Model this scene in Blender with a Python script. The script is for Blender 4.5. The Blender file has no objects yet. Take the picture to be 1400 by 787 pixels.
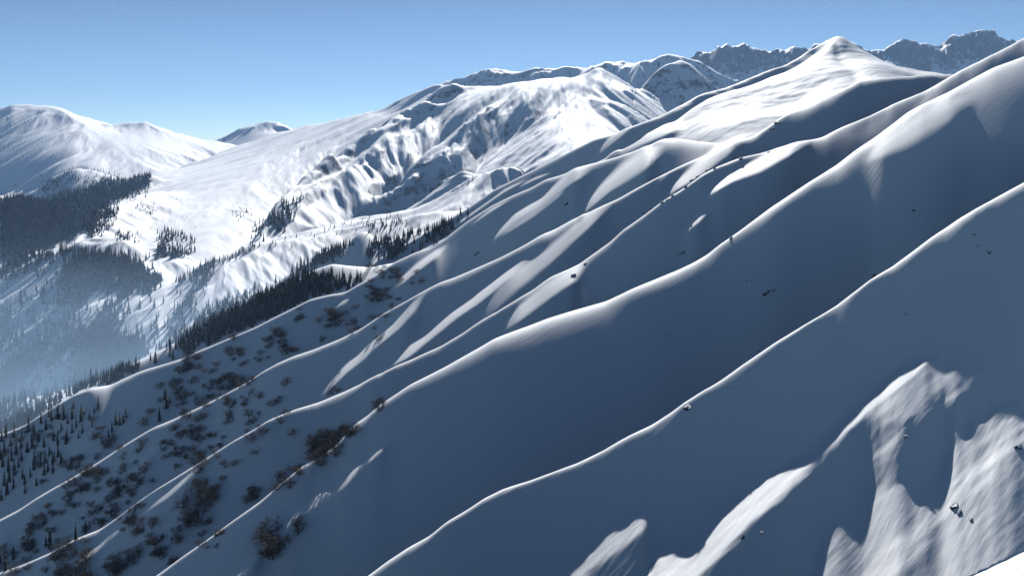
import bpy, bmesh, math, random, time
import numpy as np
from mathutils import Vector, Matrix
T0 = time.time()
# ------------------------------------------------------------------ camera, sky, sun, exposure
FX, VH, CU, CV = 1060.0, 190.0, 700.0, 393.5      # focal length in photo pixels, horizon row, photo centre
SUN_EL, SUN_AZ = math.radians(34.0), math.radians(7.0)
sc = bpy.context.scene
col = sc.collection
cam_d = bpy.data.cameras.new('camera'); cam = bpy.data.objects.new('camera', cam_d); col.objects.link(cam)
cam.location = (0, 0, 0); cam.rotation_euler = (math.pi/2, 0, 0)
cam_d.sensor_width = 36; cam_d.lens = 36*FX/1400
cam_d.shift_y = -(CV-VH)/1400
cam_d.clip_start = 0.5; cam_d.clip_end = 60000
sc.camera = cam
w = bpy.data.worlds.new('World'); sc.world = w; w.use_nodes = True
nt = w.node_tree; nt.nodes.clear()
sky = nt.nodes.new('ShaderNodeTexSky'); sky.sky_type = 'NISHITA'; sky.sun_disc = False
sky.sun_elevation = SUN_EL; sky.sun_rotation = SUN_AZ
sky.altitude = 3000; sky.air_density = 0.7; sky.dust_density = 0.2; sky.ozone_density = 3.0
bg = nt.nodes.new('ShaderNodeBackground'); bg.inputs['Strength'].default_value = 0.05
wo = nt.nodes.new('ShaderNodeOutputWorld')
tint = nt.nodes.new('ShaderNodeMix'); tint.data_type = 'RGBA'; tint.blend_type = 'MULTIPLY'; tint.inputs['Factor'].default_value = 1; tint.inputs['B'].default_value = (1.07, 1.13, 1.05, 1)
nt.links.new(sky.outputs[0], tint.inputs['A']); nt.links.new(tint.outputs['Result'], bg.inputs[0]); nt.links.new(bg.outputs[0], wo.inputs[0])
S = Vector((math.cos(SUN_EL)*math.sin(SUN_AZ), math.cos(SUN_EL)*math.cos(SUN_AZ), math.sin(SUN_EL)))
sl = bpy.data.lights.new('sun', 'SUN'); sl.energy = 5.0; sl.angle = math.radians(0.5); sl.color = (1, .98, .95)
so = bpy.data.objects.new('sun', sl); col.objects.link(so); so.rotation_euler = S.to_track_quat('Z', 'Y').to_euler()
so.location = (0, 0, 500)
sc.view_settings.view_transform = 'Standard'; sc.view_settings.look = 'None'
sc.view_settings.gamma = 1; sc.view_settings.use_curve_mapping = False
sc.view_settings.exposure = 0.6
sc.cycles.max_bounces = 5; sc.cycles.diffuse_bounces = 0; sc.cycles.volume_bounces = 1
sc.cycles.use_denoising = True

# ------------------------------------------------------------------ noise
def _hash(ix, iy, seed):
    h = (ix.astype(np.uint32)*np.uint32(374761393) + iy.astype(np.uint32)*np.uint32(668265263) + np.uint32((seed*974711+12345) & 0xffffffff))
    h = (h ^ (h >> np.uint32(13)))*np.uint32(1274126177)
    return h ^ (h >> np.uint32(16))
def perlin(x, y, seed=0):
    x = np.asarray(x, np.float32); y = np.asarray(y, np.float32)
    fx = np.floor(x); fy = np.floor(y); ix = fx.astype(np.int64); iy = fy.astype(np.int64)
    x = x-fx; y = y-fy
    u = x*x*x*(x*(x*6-15)+10); v = y*y*y*(y*(y*6-15)+10)
    def g(dx, dy):
        a = (_hash(ix+dx, iy+dy, seed) & np.uint32(1023)).astype(np.float32)*np.float32(2*math.pi/1024)
        return np.cos(a)*(x-dx)+np.sin(a)*(y-dy)
    n0 = g(0, 0); n0 = n0+u*(g(1, 0)-n0)
    n1 = g(0, 1); n1 = n1+u*(g(1, 1)-n1)
    return (n0+v*(n1-n0))*np.float32(1.5)
def fbm(x, y, seed, octs, gain=.5, ridged=False):
    out = np.zeros(np.shape(x), np.float32); a = 1.0; f = 1.0; tot = 0
    for o in range(octs):
        n = perlin(x*f, y*f, seed+o*17)
        if ridged: n = 1-2*np.abs(n)
        out += a*n; tot += a; a *= gain; f *= 2.03
    return out/tot
def sstep(a, b, x):
    t = np.clip((x-a)/(b-a), 0, 1); return t*t*(3-2*t)

# ------------------------------------------------------------------ terrain: one height field, sampled finer nearby
DU = 1.4
US = np.arange(-260, 1661, DU)
YS = np.concatenate([np.geomspace(4, 150, 130, endpoint=False), np.geomspace(150, 1650, 1050, endpoint=False),
                     np.geomspace(1650, 12500, 560)])
NU, NY = len(US), len(YS)
Y = YS[None, :].astype(np.float32)
U = US[:, None].astype(np.float32)
X = (U-CU)/FX*Y                                   # ground plan position
def along(pts, c, smooth=5.0, extend=False):
    p = np.array([q[0] for q in pts], float); q = np.array([t[c] for t in pts], float)
    o = np.argsort(p); p = p[o]; q = q[o]
    r = np.interp(US, p, q)
    if extend:                                     # a crest dives under its neighbours beyond its ends
        r = r+.5*np.maximum(0, p[0]-US)+.5*np.maximum(0, US-p[-1])
    n = int(3*smooth/DU); k = np.exp(-.5*((np.arange(-n, n+1))*DU/smooth)**2); k /= k.sum()
    return np.convolve(np.pad(r, n, mode='edge'), k, 'valid')
def full(pts, ncol, defaults):
    """fill missing columns by interpolating the points which give them"""
    us = [p[0] for p in pts]; out = []
    for c in range(2, ncol):
        k = [(p[0], p[c]) for p in pts if len(p) > c and p[c] is not None]
        if not k: out.append([defaults[c-2]]*len(us))
        else:
            k.sort(); out.append(list(np.interp(us, [a for a, b in k], [b for a, b in k])))
    return [tuple([p[0], p[1]]+[o[i] for o in out]) for i, p in enumerate(pts)]

H = np.full((NU, NY), -1e5, np.float32)
RIDGE = {}
TS = 0.665
def ridge(name, pts, sn=.85, sf=.6, wm=None, k=2.0, jit=0.0, jl=40., smooth=5., seed=0, jy=0.0, blur=45., blend=None, sag=None, wgain=1.):
    """a crest through the points (photo column, photo row, distance, lit width, near slope) and the two slopes that fall from it"""
    global H
    P = full(pts, 5, (1000, wm if wm else 6., sn))
    v = along(P, 1, smooth, True); y = np.maximum(along(P, 2, 25.), 3); wp = np.maximum(along(P, 3, 10.), .3)*wgain; s = np.clip(along(P, 4, 20.), .1, 1.6)
    xw = (US-CU)/FX*y
    if jit:
        v = v+jit*(perlin(xw/jl, xw*0+.5, seed+3)+.5*perlin(xw/jl*2.3, xw*0+7.5, seed+4))
    if jy:
        y = y+jy*(perlin(xw/(jl*1.7), xw*0+3.5, seed+9)+.5*perlin(xw/jl, xw*0+9.5, seed+8))
        wp = wp*(1+.5*perlin(xw/(jl*1.3), xw*0+2.5, seed+13))
    T = (VH-v)/FX
    ts = TS
    if not wm:                                    # slopes are meant along the sun's direction, the section runs along the sight line
        n = int(75/DU); kr = np.exp(-.5*((np.arange(-n, n+1))*DU/30)**2); kr /= kr.sum()
        zu = np.gradient(T*y, US)-(np.interp(US, *sag[1]) if sag else s)*np.gradient(y, US); zx = np.convolve(np.pad(zu*FX/y, n, mode='edge'), kr, 'valid')
        turn = np.clip(zx*((US-CU)/FX-math.tan(SUN_AZ)), -.16, .3); turn = np.where(turn > 0, 1.45, 1)*turn
        s = s+turn; ts = TS+turn
    K = (s+sf)/2; M = (s-sf)/2
    if wm: W = wp
    else:
        a1 = np.clip((ts-M)/K, -.95, .95); a0 = np.clip((T-M)/K, -.95, .95)
        d1 = a1/np.sqrt(1-a1*a1); d0 = a0/np.sqrt(1-a0*a0)
        g = lambda d: M*d+K*(np.sqrt(d*d+1)-1)
        W = wp*y/FX/np.maximum(g(d1)-g(d0)-T*(d1-d0), .05)
    a0 = np.clip((T-M)/K, -.97, .97); d0 = a0/np.sqrt(1-a0*a0)*W
    z0 = T*y+M*d0+K*(np.sqrt(d0*d0+W*W)-W)-T*d0
    W0, M0, K0, y0 = W, M, K, y
    def sm(q, px):
        n = int(2.5*px/DU); kr = np.exp(-.5*((np.arange(-n, n+1))*DU/px)**2); kr /= kr.sum()
        return np.convolve(np.pad(q, n, mode='edge'), kr, 'valid')
    c = lambda q: q[:, None].astype(np.float32)
    dist = float(np.median(y)); D = blend if blend else dist*.05
    d = c(y0)-Y
    f = np.exp(-(np.abs(d)/np.float32(D))**1.5)
    # the crest's small wiggles fade out down its flanks
    def prof(z, yy, W, M, K):
        d = c(yy)-Y
        return c(z)-(c(M)*d+c(K)*(np.sqrt(d*d+c(W)**2)-c(W)))
    L = prof(z0, y0, W0, M0, K0)
    P2 = prof(sm(z0, blur), sm(y0, blur), sm(W0, blur), sm(M0, blur), sm(K0, blur))
    L = P2+(L-P2)*f
    if sag:                                       # the face eases off below its upper part
        L = L+c(s-np.interp(US, *sag[1])-turn)*np.float32(sag[2])*np.log1p(np.exp(np.clip((d-sag[0])/sag[2], -30, 30)))
    kk = np.float32(k)
    h = np.clip(.5+.5*(H-L)/kk, 0, 1)
    H = L+(H-L)*h+kk*h*(1-h)
    RIDGE[name] = (v, y)
def rows_v():
    return VH-FX*H/Y
def hit_cols(vt):
    """for every column the first visible distance at photo row vt(column); 0 where the sky is"""
    V = np.minimum.accumulate(rows_v(), axis=1)
    i = (V > vt[:, None]).sum(axis=1)
    i = np.clip(i, 1, NY-1)
    return YS[i], i
def bump(pts, far=1.0, near=2.0, gain=1.9, lift=.85, smooth=7., streak=.0):
    """a low rib lying on a face: (column, row, height m, half width m) """
    global H
    P = full(pts, 4, (3., 8.))
    us = [p[0] for p in P]
    v = along(P, 1, smooth); h = np.interp(US, us, [p[2] for p in P], left=0, right=0); wd = along(P, 3, 10.)
    n = int(smooth/DU); ker = np.hanning(2*n+3); ker /= ker.sum()
    h = np.convolve(np.pad(h*gain, n+1, mode='edge'), ker, 'valid')
    inside = (US >= us[0]) & (US <= us[-1])
    def settle(vv):
        y, i = hit_cols(vv)
        t = (US[inside]-us[0])/(us[-1]-us[0])*2-1; q = np.log(y[inside]); wt = np.ones(len(t))
        for it in range(12):                      # a smooth line through the hits; strays on other ribs are ignored
            c = np.polyfit(t, q, 2 if len(pts) > 3 else 1, w=wt); r = np.abs(q-np.polyval(c, t)); wt = 1/(1+(r/.012)**2)
        y = np.full(NU, 1e3); y[inside] = np.exp(np.polyval(c, t)); y = np.interp(US, US[inside], y[inside])
        return np.convolve(np.pad(y, n+1, mode='edge'), ker, 'valid')
    y = settle(v)
    y = settle(v+lift*h*FX/y)
    wd = np.maximum(wd, 1.)
    d = (Y-y[:, None].astype(np.float32))/wd[:, None].astype(np.float32)
    f = np.where(d > 0, np.exp(-(d/far)**2*1.2), np.exp(-(d/near)**2*1.2)).astype(np.float32)
    fall = X*.81+Y*.59; across = -X*.59+Y*.81
    st = 1+streak*fbm(fall/70, across/4.5, 57, 3, .6)+.12*perlin(fall/25, across/25, 58)
    f = f*st
    H = H+h[:, None].astype(np.float32)*f

# --- far ranges
ridge('rocky_range', [(820,135,9500),(860,120),(932,88),(955,68),(981,60.5),(1000,61),(1010,60),(1017,54),(1027,62),(1051,66),(1086,60),(1105,66),(1128,55),(1145,47.5),(1160,56),(1181,64),(1208,67.7),(1234,58),(1250,60),(1261,58),(1280,62),(1303,52.4),(1326,48.6),(1337,41),(1353,45),(1379,52.4),(1400,58),(1480,62),(1670,50)],
      sn=.85, sf=.7, wm=18, k=20, jit=1.6, jl=110, smooth=1.5, seed=5)
ridge('back_ridge', [(520,165,7500),(560,140),(600,112),(608,106),(650,97),(661,95.6),(707,99),(718,98.6),(752,90),(764,93),(813,91),(829,81.5),(844,81.5),(867,83),(890,79.6),(905,73),(916,72),(932,78),(960,90),(1000,112),(1060,130)],
      sn=.72, sf=.6, wm=40, k=20, jit=1.0, jl=150, smooth=2.5, seed=6)
ridge('left_range', [(-250,160,7500,120,.5),(-100,165),(0,149.5),(15,144),(34,145,7500,120,.5),(57,146.5,7500,120,.42),(84,147.6,7500,120,.26),(114,159),(152,168),(183,168),(202,165),(213,168.6),(244,180),(274,189.6),(297,192),(330,200),(380,215)],
      sn=.26, sf=.5, wm=120, k=40, jit=.8, jl=150, smooth=3, seed=7)
ridge('far_dome', [(250,215,8300),(285,197),(300,191.5),(323,180),(342,170.5),(361,168),(380,169),(395,176),(420,190),(470,210)], sn=.27, sf=.5, wm=90, k=30)
ridge('skyline_shoulder', [(120,262,4800),(165,248,4900),(190,240,5000),(213,232,5200),(244,226,5400),(274,218,5700),(300,207,6000,120,.12),(338,195,6000,120,.13),(376,182),(414,172.5,6000,120,.27),(452,165),(490,157,6000,120,.33),(521,151.5),(552,138),(578,127),(600,119),(640,118),(700,125)], sn=.235, sf=.4, wm=120, k=40, jit=.8, jl=150, smooth=4)
ridge('cirque_peak', [(850,150,5500),(880,115),(901,95),(920,85),(932,81.5),(943,87),(966,106),(981,120),(1000,135),(1040,165)], sn=.75, sf=.6, wm=40, k=20, smooth=3)
ridge('main_massif', [(300,392,2450,150,.5),(342,334,2750),(388,264,3300,40,.5),(426,233,3700),(452,210,3900),(483,191.5,4100,40,.47),(513,172.5,4300),(544,157,4600),(567,142,4800,60,.46),(594,130,5000,60,.44),(627,121.5,5200,150,.39),(676,118,5300,200,.35),(726,112,5400,220,.33),(764,104,5400),(790,102,5400),(813,97,5400),(836,104,5400),(870,122,5300),(900,145,5200,200,.28),(940,170)],
      sf=.3, wm=60, k=40, jit=.6, jl=120, smooth=5)
ridge('white_field', [(-260,262,5400),(0,262),(60,262),(300,290)], sn=.04, sf=.03, wm=200, k=60)
ridge('sparse_hill', [(20,275,5000),(40,262),(53,256,5000),(69,243),(95,230,5050),(114,228),(130,231.5),(168,243,5000),(200,256),(240,275)], sn=.5, sf=.4, wm=50, k=20, jit=1, jl=120, blur=20)
ridge('dark_forest_ridge', [(-260,290,3600),(-50,280),(0,275,3600),(23,270),(42,270),(61,279),(84,268,3900),(114,260,4100),(152,250.6,4400),(187,243,4600),(206,237,4700),(225,246),(250,268)], sn=.9, sf=.45, wm=40, k=20)
ridge('upper_spur', [(-40,420,2700),(60,362,2750),(95,332,2780),(112,318,2900),(125,303,3100),(133,291,3300),(160,277,3700),(190,265,4000),(215,260,4150),(240,260,4250),(270,270)], sn=.2, sf=.5, wm=40, k=40, blur=25)
ridge('snow_spur', [(-260,440,2300),(0,362,2400),(24,354,2400),(55,344,2420),(93,335,2420),(112,328,2420),(135,324,2400),(165,326),(210,338,2350),(260,352)], sn=.31, sf=.4, wm=40, k=30)
ridge('inner_spur', [(330,345,2500),(346,333,2750),(441,313.5,2850),(479,302),(529,287,3050),(567,271.5),(582,263),(620,243,3400),(680,225)], sn=.3, sf=.2, wm=40, k=25)
ridge('valley_spur', [(130,500,1750),(150,470,1850),(175,440,1900),(190,420,1950),(210,403),(240,386,2100),(268,368),(300,352,2200),(343,336,2300),(380,327,2400),(430,321),(513,303,2600),(605,289),(680,278)], sn=.36, sf=.3, wm=40, k=25)
ridge('forest_flank', [(-250,620,1500),(0,552,1500),(60,541),(120,525),(182,500),(215,480),(240,456,1600),(270,438),(300,418),(338,404),(376,388),(414,361),(445,345),(475,335),(490,316),(505,316),(520,331),(590,314,1650),(650,286,1700),(720,260)], sn=.5, sf=.35, wm=30, k=15)
ridge('snow_clearing', [(380,398,1230),(405,384,1250),(418,374),(436,366),(454,360,1250),(485,364,1230),(506,366,1220),(540,359,1250),(580,352),(640,345)], sn=.45, sf=.3, wm=18, k=8, smooth=3)
# --- the near mountainside, rib by rib
ridge('peak_rib', [(380,470,1300,6,.8),(440,420,1300),(480,385,1320,6),(520,352,1350),(560,330,1400),(600,307,1450,2,.8),(638,285.5,1480),(676,259,1500,3),(714,240,1500),(752,220.7,1500),(783,205,1480),(813,190,1450,4,.8),(844,182.5,1430),(874,169,1420,5,.75),(905,158,1420,8,.6),(943,139,1440,12,.5),(966,125,1470,4,.8),(1000,114,1500,3,.85),(1036,102,1530),(1074,88.6,1560,3,.85),(1105,69.6,1580),(1124,61,1600,3,.7),(1143,52,1600,20,.36),(1152,52,1600),(1173,66,1580,30,.40),(1204,83,1550),(1227,92.5,1500,40,.38),(1254,99,1450),(1300,106,1400),(1400,118,1300),(1670,118)],
      sf=.5, k=6, smooth=4)
ridge('peak_front', [(880,190,1350,6,.6),(920,166,1370,10,.5),(943,150,1390,20,.42),(966,136,1410,30,.42),(1000,123,1440,40,.40),(1036,113,1470),(1074,99,1500),(1105,80,1530,40,.40),(1124,68,1560,30,.40),(1140,57,1590,15,.42),(1165,75,1580,15,.42),(1200,100,1500)], sf=.45, k=5, smooth=3)
ridge('dome_rib', [(-250,730,760,2,.80),(0,595,800,3),(34,581),(68,560),(103,538,815,3),(123,529,815,12),(151,526,815,16),(172,515.6,820,14),(192,507,820,8),(220,498.5,825,4),(254,488,830,3),(274,478,840),(309,464,850),(350,447,860,3),(389,427,870,3),(423,410,880),(451,403,890),(472,400,890),(492,388,900),(513,376,910),(540,358,930,3),(567,345,940,5),(590,338,945),(607,327,950,5),(638,302.6,950,3),(668,283.6,940),(699,268,930,4),(726,257,920),(745,245,910,5),(771,238,900),(806,224.5,890,8),(844,215,880,8),(882,201.6,860,12,.80),(905,190.5,850,40,.62),(924,189,850,60,.5),(958,194,860,60,.45),(985,196,880,50,.45),(1010,200,900,20,.8),(1060,210,900),(1150,240,900)],
      sf=.5, sag=(24, ([0, 900, 960], [.70, .70, .45]), 6), k=4, jit=.6, jl=50, jy=3, smooth=4, seed=20)
ridge('mid_rib', [(-250,850,540,3,.80),(0,710,580,5),(27,696),(54,678,585,5),(78,664),(102,650.6),(129,635,595,5),(156,617),(183,600),(210,584,600,4),(237,572.6),(271,557),(305,540,610,4),(339,522,612),(358,508),(379,496),(403,485.6),(430,477,620,5),(465,463),(492,449.5),(526,427),(554,412,632,3),(585,394.6),(602,386,636,5),(622,379,638,8),(650,367,640,7),(683,353),(716,336,650,6),(739,321.5,655,10),(759,313,660,12),(783,299,665,12),(813,287,670,5),(844,272,680,4),(867,259),(897,243.5,700,3),(924,230),(943,220.7,715,3),(966,211,725,8),(1000,199,740,14),(1030,186,755,8),(1051,173,770,3),(1061,165,780,2),(1074,157,790,4),(1105,146,815,10),(1128,134,835,12),(1151,123,850,14,.80),(1173,111.5,870,14),(1204,107,900,16,.6),(1265,102,950,16),(1303,101,990,10),(1400,110,1000),(1670,110)],
      sf=.6, sag=(20, ([950, 1040], [.70, .86]), 5), k=4, jit=.5, jl=30, jy=3, smooth=3.5, seed=30)
ridge('long_rib', [(-250,900,390,3,.80),(0,783,420,4),(34,771),(68,756),(102,737),(136,723.5,430,4),(163,705),(183,689.6),(217,666),(251,645.5,440,3),(288,622),(322,600),(350,584.5,455,3),(368,573),(403,559,465,5),(437,549,470,7),(471,535,475,6),(506,518),(540,501,483,4),(574,485.6),(602,473.5,490,4),(629,458),(650,444,500,4),(676,429),(709,407,505,4),(729,396),(752,379,515,7),(775,369,520,9),(792,361,525,7),(808,349.5),(835,330,535,6),(852,314,540,4),(882,293),(905,276,550,4),(939,255),(960,240,575,4),(983,228),(1013,216,590,4),(1051,207,610,5),(1090,195,625,14),(1124,188,640,16),(1151,174,660,12),(1189,159,680,6),(1227,140,700,8),(1265,125,720,10),(1311,98,750,10),(1360,73,780,9),(1400,52,800,8),(1500,0,850),(1670,-90)],
      sf=.7, sag=(16, ([0, 1], [.70, .70]), 5), k=3, jit=.5, jl=25, jy=2.5, smooth=3.5, seed=40)
ridge('big_rib', [(-250,1040,270,4,.75),(213,787,310,5),(251,759),(288,733.7),(329,704,322,4),(357,684),(386,659.5,332,3),(415,636),(427,630.6,338,4),(444,620.5),(461,607.6),(485,580,350,8),(502,568.7),(520,552.5,356,10),(561,525,364,10),(609,501,372,12),(650,477.5,380,14),(676,462,384,15),(709,450,390,16),(749,435,396,17),(792,422,404,17),(828,412,408,16),(861,396,413,15),(894,382.6,418,14),(927,369,423,13),(947,359.5),(967,348,430,11),(984,334.7,433,10),(1013,315,440,12),(1055,283,450,14),(1101,252.6,462,12,.80),(1143,226,472,12,.92),(1173,203,480,13),(1196,188,485,13),(1242,153,500,15,.95),(1295,127,520,15),(1326,109.6,530,14),(1360,92.4,545,12),(1400,77,560,12),(1500,40,600),(1670,-30)],
      sf=.7, wgain=1.2, sag=(26, ([300, 900, 1060, 1190], [.68, .70, .75, .86]), 6), k=3, jit=.5, jl=25, jy=2, smooth=3.5, seed=50)
ridge('thin_rib', [(200,980,190,4),(503,787,215,6),(531,766),(559,747.5),(588,731.6),(611,713,224,6),(640,695.5),(663,680),(686,668.5,233,6),(700,664),(727,656,237,5),(757,645),(788,633.6,243,6),(825,615),(859,596,250,5),(890,581),(917,564),(937,549,260,4),(961,533.6),(985,520,266,5),(1013,500,270,6),(1063,466,277,6),(1105,440.6,284,4),(1143,418,290,5),(1190,382,297,7),(1222,363,301,10),(1273,325,310,11),(1313,298,317,14),(1349,277,322,13),(1400,250,330,13),(1500,195,345),(1670,100)],
      sn=.78, sf=.75, wgain=1.35, sag=(16, ([600, 1000, 1180, 1440], [.67, .67, .685, .60]), 5), k=2, jit=.5, jl=15, jy=1.2, smooth=3, seed=60)
ridge('corner_drift', [(1150,880,11,200,.5),(1300,800,12.5),(1335,785,13),(1400,754,14),(1500,705,15),(1670,620)], sn=.35, sf=1.2, k=1, smooth=6)
print('ridges', time.time()-T0)

# --- low spurs, benches and drifts on the faces: where a face flattens, the sun reaches it
bump([(485,290,0,60),(505,276,18,60),(525,257,30,60),(567,240,38,70),(605,223,30,80),(640,204,0,80)], near=1.2)
VG = np.arange(0, 900, 1.0)
GU, GV = np.meshgrid(US, VG, indexing='ij'); GU = GU.astype(np.float32); GV = GV.astype(np.float32)
BENCH = np.zeros_like(GU)
_a = math.radians(-38); _al = GU*math.cos(_a)+GV*math.sin(_a); _ac = -GU*math.sin(_a)+GV*math.cos(_a)
EDGE = fbm(_al/90, _ac/11, 401, 4, .6); FINE = fbm(_al/110, _ac/5, 411, 4, .6)
def band(pts, strength=1., feather=1., streak=.25):
    """a narrow bench along the points (column, row, half width)"""
    P = sorted(pts); us = [p[0] for p in P]
    m = (US > us[0]-30) & (US < us[-1]+30); i0, i1 = np.where(m)[0][[0, -1]]
    gu = GU[i0:i1+1]; gv = GV[i0:i1+1]; best = np.full(gu.shape, 1e3, np.float32)
    for p, q in zip(P[:-1], P[1:]):
        dx, dy = q[0]-p[0], q[1]-p[1]; t = np.clip(((gu-p[0])*dx+(gv-p[1])*dy)/(dx*dx+dy*dy), 0, 1)
        d = np.hypot(gu-p[0]-t*dx, gv-p[1]-t*dy)/np.maximum(p[2]+t*(q[2]-p[2]), .35)
        best = np.minimum(best, d)
    best = best*(1+streak*EDGE[i0:i1+1])
    tl = max(24., .2*(us[-1]-us[0])); tp = sstep(-6, tl, gu-us[0])*sstep(-6, tl, us[-1]-gu)
    BENCH[i0:i1+1] = np.maximum(BENCH[i0:i1+1], strength*tp*sstep(1+.55*feather, 1-.5*feather, best))
def area(poly, strength, feather, streak=.3, add=False):
    """a broad drift with this outline"""
    P = poly+[poly[0]]; dist = np.full(GU.shape, 1e4, np.float32); ins = np.zeros(GU.shape, bool)
    for (x1, y1), (x2, y2) in zip(P[:-1], P[1:]):
        dx, dy = x2-x1, y2-y1; t = np.clip(((GU-x1)*dx+(GV-y1)*dy)/(dx*dx+dy*dy+1e-6), 0, 1)
        dist = np.minimum(dist, np.hypot(GU-x1-t*dx, GV-y1-t*dy))
        if y1 != y2: ins ^= ((y1 > GV) != (y2 > GV)) & (GU < (x2-x1)*(GV-y1)/(y2-y1)+x1)
    sd = np.where(ins, dist, -dist)+feather*1.1*EDGE*streak*3
    m = strength*sstep(-feather*.5, feather, sd)*(1+streak*(.9*FINE+.5*EDGE))
    if add: BENCH[:] = BENCH+m
    else: BENCH[:] = np.maximum(BENCH, m)
band([(955,274,1),(975,261,4),(1000,245,6),(1036,229,9),(1065,213,9),(1095,200,6),(1112,192,1)])
band([(925,322,1),(940,312,4),(954,300,5),(970,285,4),(980,278,1)], .75)
band([(492,527,1),(519,506,4),(554,486,6),(592,455,6),(622,431,6),(650,413,6),(683,386,6),(716,361,5),(738,350,1)])
band([(640,450,2),(656,437,6),(680,412,10),(699,391,12),(725,371,11),(749,353,10),(782,323,9),(808,300,8),(830,281,6),(845,268,2)], .72)
band([(684,456,1),(696,445,5),(716,425,9),(749,399,10),(782,379,8),(803,360,3)])
band([(428,552,1),(451,529,4),(471,508,5),(492,491,6),(513,470,6),(540,449,6),(567,419,5),(588,394,1)])
band([(526,407,1),(547,388,4),(571,367,5),(597,347,4),(614,334,1)])
band([(430,476,.7),(447,461,2.5),(467,448,.7)]); band([(451,429,.7),(470,414,2.5),(488,400,.7)]); band([(480,434,.7),(497,420,2.5),(510,411,.7)])
band([(660,340,1),(680,322,4),(707,297,5),(745,274,6),(771,252,7),(790,238,9),(812,227,4)]); band([(672,333,2),(700,312,4),(725,296,5),(757,273,4),(785,251,2)], .9)
band([(790,299,1),(800,287,4),(829,258,8),(859,235,13),(885,217,13),(908,204,6)])
band([(806,221,1),(818,210,4),(836,194,5),(859,177,3),(870,170,1)], .9); band([(856,207,1),(885,190,5),(910,178,7),(935,168,6)], .8)
band([(907,270,1),(930,252,6),(960,231,10),(990,208,10),(1022,187,3)], .68); band([(896,256,1),(908,243,3),(918,234,1)], .8)
band([(240,880,9),(318,796,9),(332,781,8),(348,765,5),(372,742,1)], 1)
band([(360,748,2),(384,726,4),(407,703,5),(430,689,6),(461,668,7),(484,645,6),(507,625,5),(531,604,3),(551,591,1)], 1, .8, .15)
band([(60,805,3),(88,785,3),(129,754,4),(163,723,5),(190,703,5),(230,677,4),(258,653,3),(297,620,.8)])
band([(80,742,.8),(97,728,3),(121,708,.8)], .8); band([(146,684,.8),(170,660,2),(203,627,3.5),(222,611,.8)], .85); band([(-30,760,4),(5,728,5),(27,711,1)], .65); band([(322,552,.7),(332,542,2.5),(342,534,.7)], .8)
band([(610,318,.7),(650,290,1.8),(690,262,1.8),(724,244,.7)], .8); band([(640,312,.7),(670,290,1.8),(700,272,.7)], .7); band([(700,262,.7),(730,246,1.8),(760,234,.7)], .7)
band([(1180,222,2),(1205,206,9),(1235,188,14),(1270,167,18),(1300,152,16),(1332,138,5)], .5, 1.4)
# wind-scoured ground at the lower right
A = [(850,830),(878,790),(899,757),(938,751),(950,740),(986,701),(1027,668),(1068,635),(1118,602),(1164,558),(1213,513),(1266,482),(1280,490),(1252,519),(1219,544),(1185,569),(1152,606),(1127,631),(1093,660),(1053,697),(1030,716),(1003,747),(966,782),(930,830)]
area(A, .93, 9, .3)
area([(1230,500),(1266,482),(1309,490),(1344,505),(1320,544),(1280,560),(1246,580),(1210,626),(1190,626),(1215,585),(1190,580),(1180,560)], .55, 24, .5)
area([(1095,900),(1106,787),(1114,730),(1127,713),(1160,689),(1201,661),(1251,659),(1267,643),(1292,614),(1325,577),(1356,552),(1400,538),(1520,480),(1700,400),(1700,900)], .52, 16, .34)
area([(1130,850),(1180,787),(1234,734),(1296,672),(1350,618),(1400,568),(1520,480),(1560,520),(1400,603),(1342,660),(1288,713),(1230,787),(1190,850)], .36, 26, .3, True)
area([(750,830),(771,787),(802,744),(836,713),(866,695),(888,687),(884,732),(836,762),(808,787),(780,830)], .62, 9, .4)
def benches():
    global H
    V = rows_v(); VM = np.minimum.accumulate(V, axis=1)
    J1 = int(np.searchsorted(YS, 1640)); J0 = int(np.searchsorted(YS, 75)); acc = np.zeros(NU); ci = np.arange(NU)
    for j in range(J1, J0, -1):
        dy = YS[j+1]-YS[j]; y = YS[j]
        v = VH-FX*(H[:, j]+acc)/y
        vis = v < VM[:, j-1]+.5
        q = np.clip(v, 0, 898); q0 = q.astype(int); f = q-q0
        L = BENCH[ci, q0]*(1-f)+BENCH[ci, q0+1]*f
        near = (y < 285)
        acc = np.where(vis, acc*(1-dy/(400 if near else 48))+(.47 if near else .49)*L*dy, acc*max(0, 1-dy/5))
        acc[1:-1] = acc[1:-1]+DIFF*(acc[2:]+acc[:-2]-2*acc[1:-1])*(.3 if near else 1)
        H[:, j] += acc
DIFF = .3
benches()
# --- relief
def gullies(px, py, dx, dy, seed):
    '''smooth rills that follow the slope: (dx, dy) is the direction across it'''
    ix = np.floor(px); iy = np.floor(py); fx = px-ix; fy = py-iy; ix = ix.astype(np.int64); iy = iy.astype(np.int64)
    v = np.zeros_like(px); gx = np.zeros_like(px); gy = np.zeros_like(px); wt = np.zeros_like(px)
    for i in (-1, 0, 1):
        for j in (-1, 0, 1):
            h = _hash(ix+i, iy+j, seed)
            ax = fx-i-((h & np.uint32(1023)).astype(np.float32)/1024*.9)-.05; ay = fy-j-(((h >> np.uint32(10)) & np.uint32(1023)).astype(np.float32)/1024*.9)-.05
            w = np.exp(-(ax*ax+ay*ay)*2.2)
            m = (ax*dx+ay*dy)*np.float32(2*math.pi)+((h >> np.uint32(20)) & np.uint32(255)).astype(np.float32)*np.float32(math.pi/128)
            hm = m*.5; sn_ = np.sin(hm); v += (.45*np.cos(m)+.55*(1-2*np.abs(sn_)))*w; q = (-.45*np.sin(m)-.55*np.cos(hm)*np.sign(sn_))*w; gx += q*dx; gy += q*dy; wt += w
    return v/wt, gx/wt, gy/wt
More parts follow.
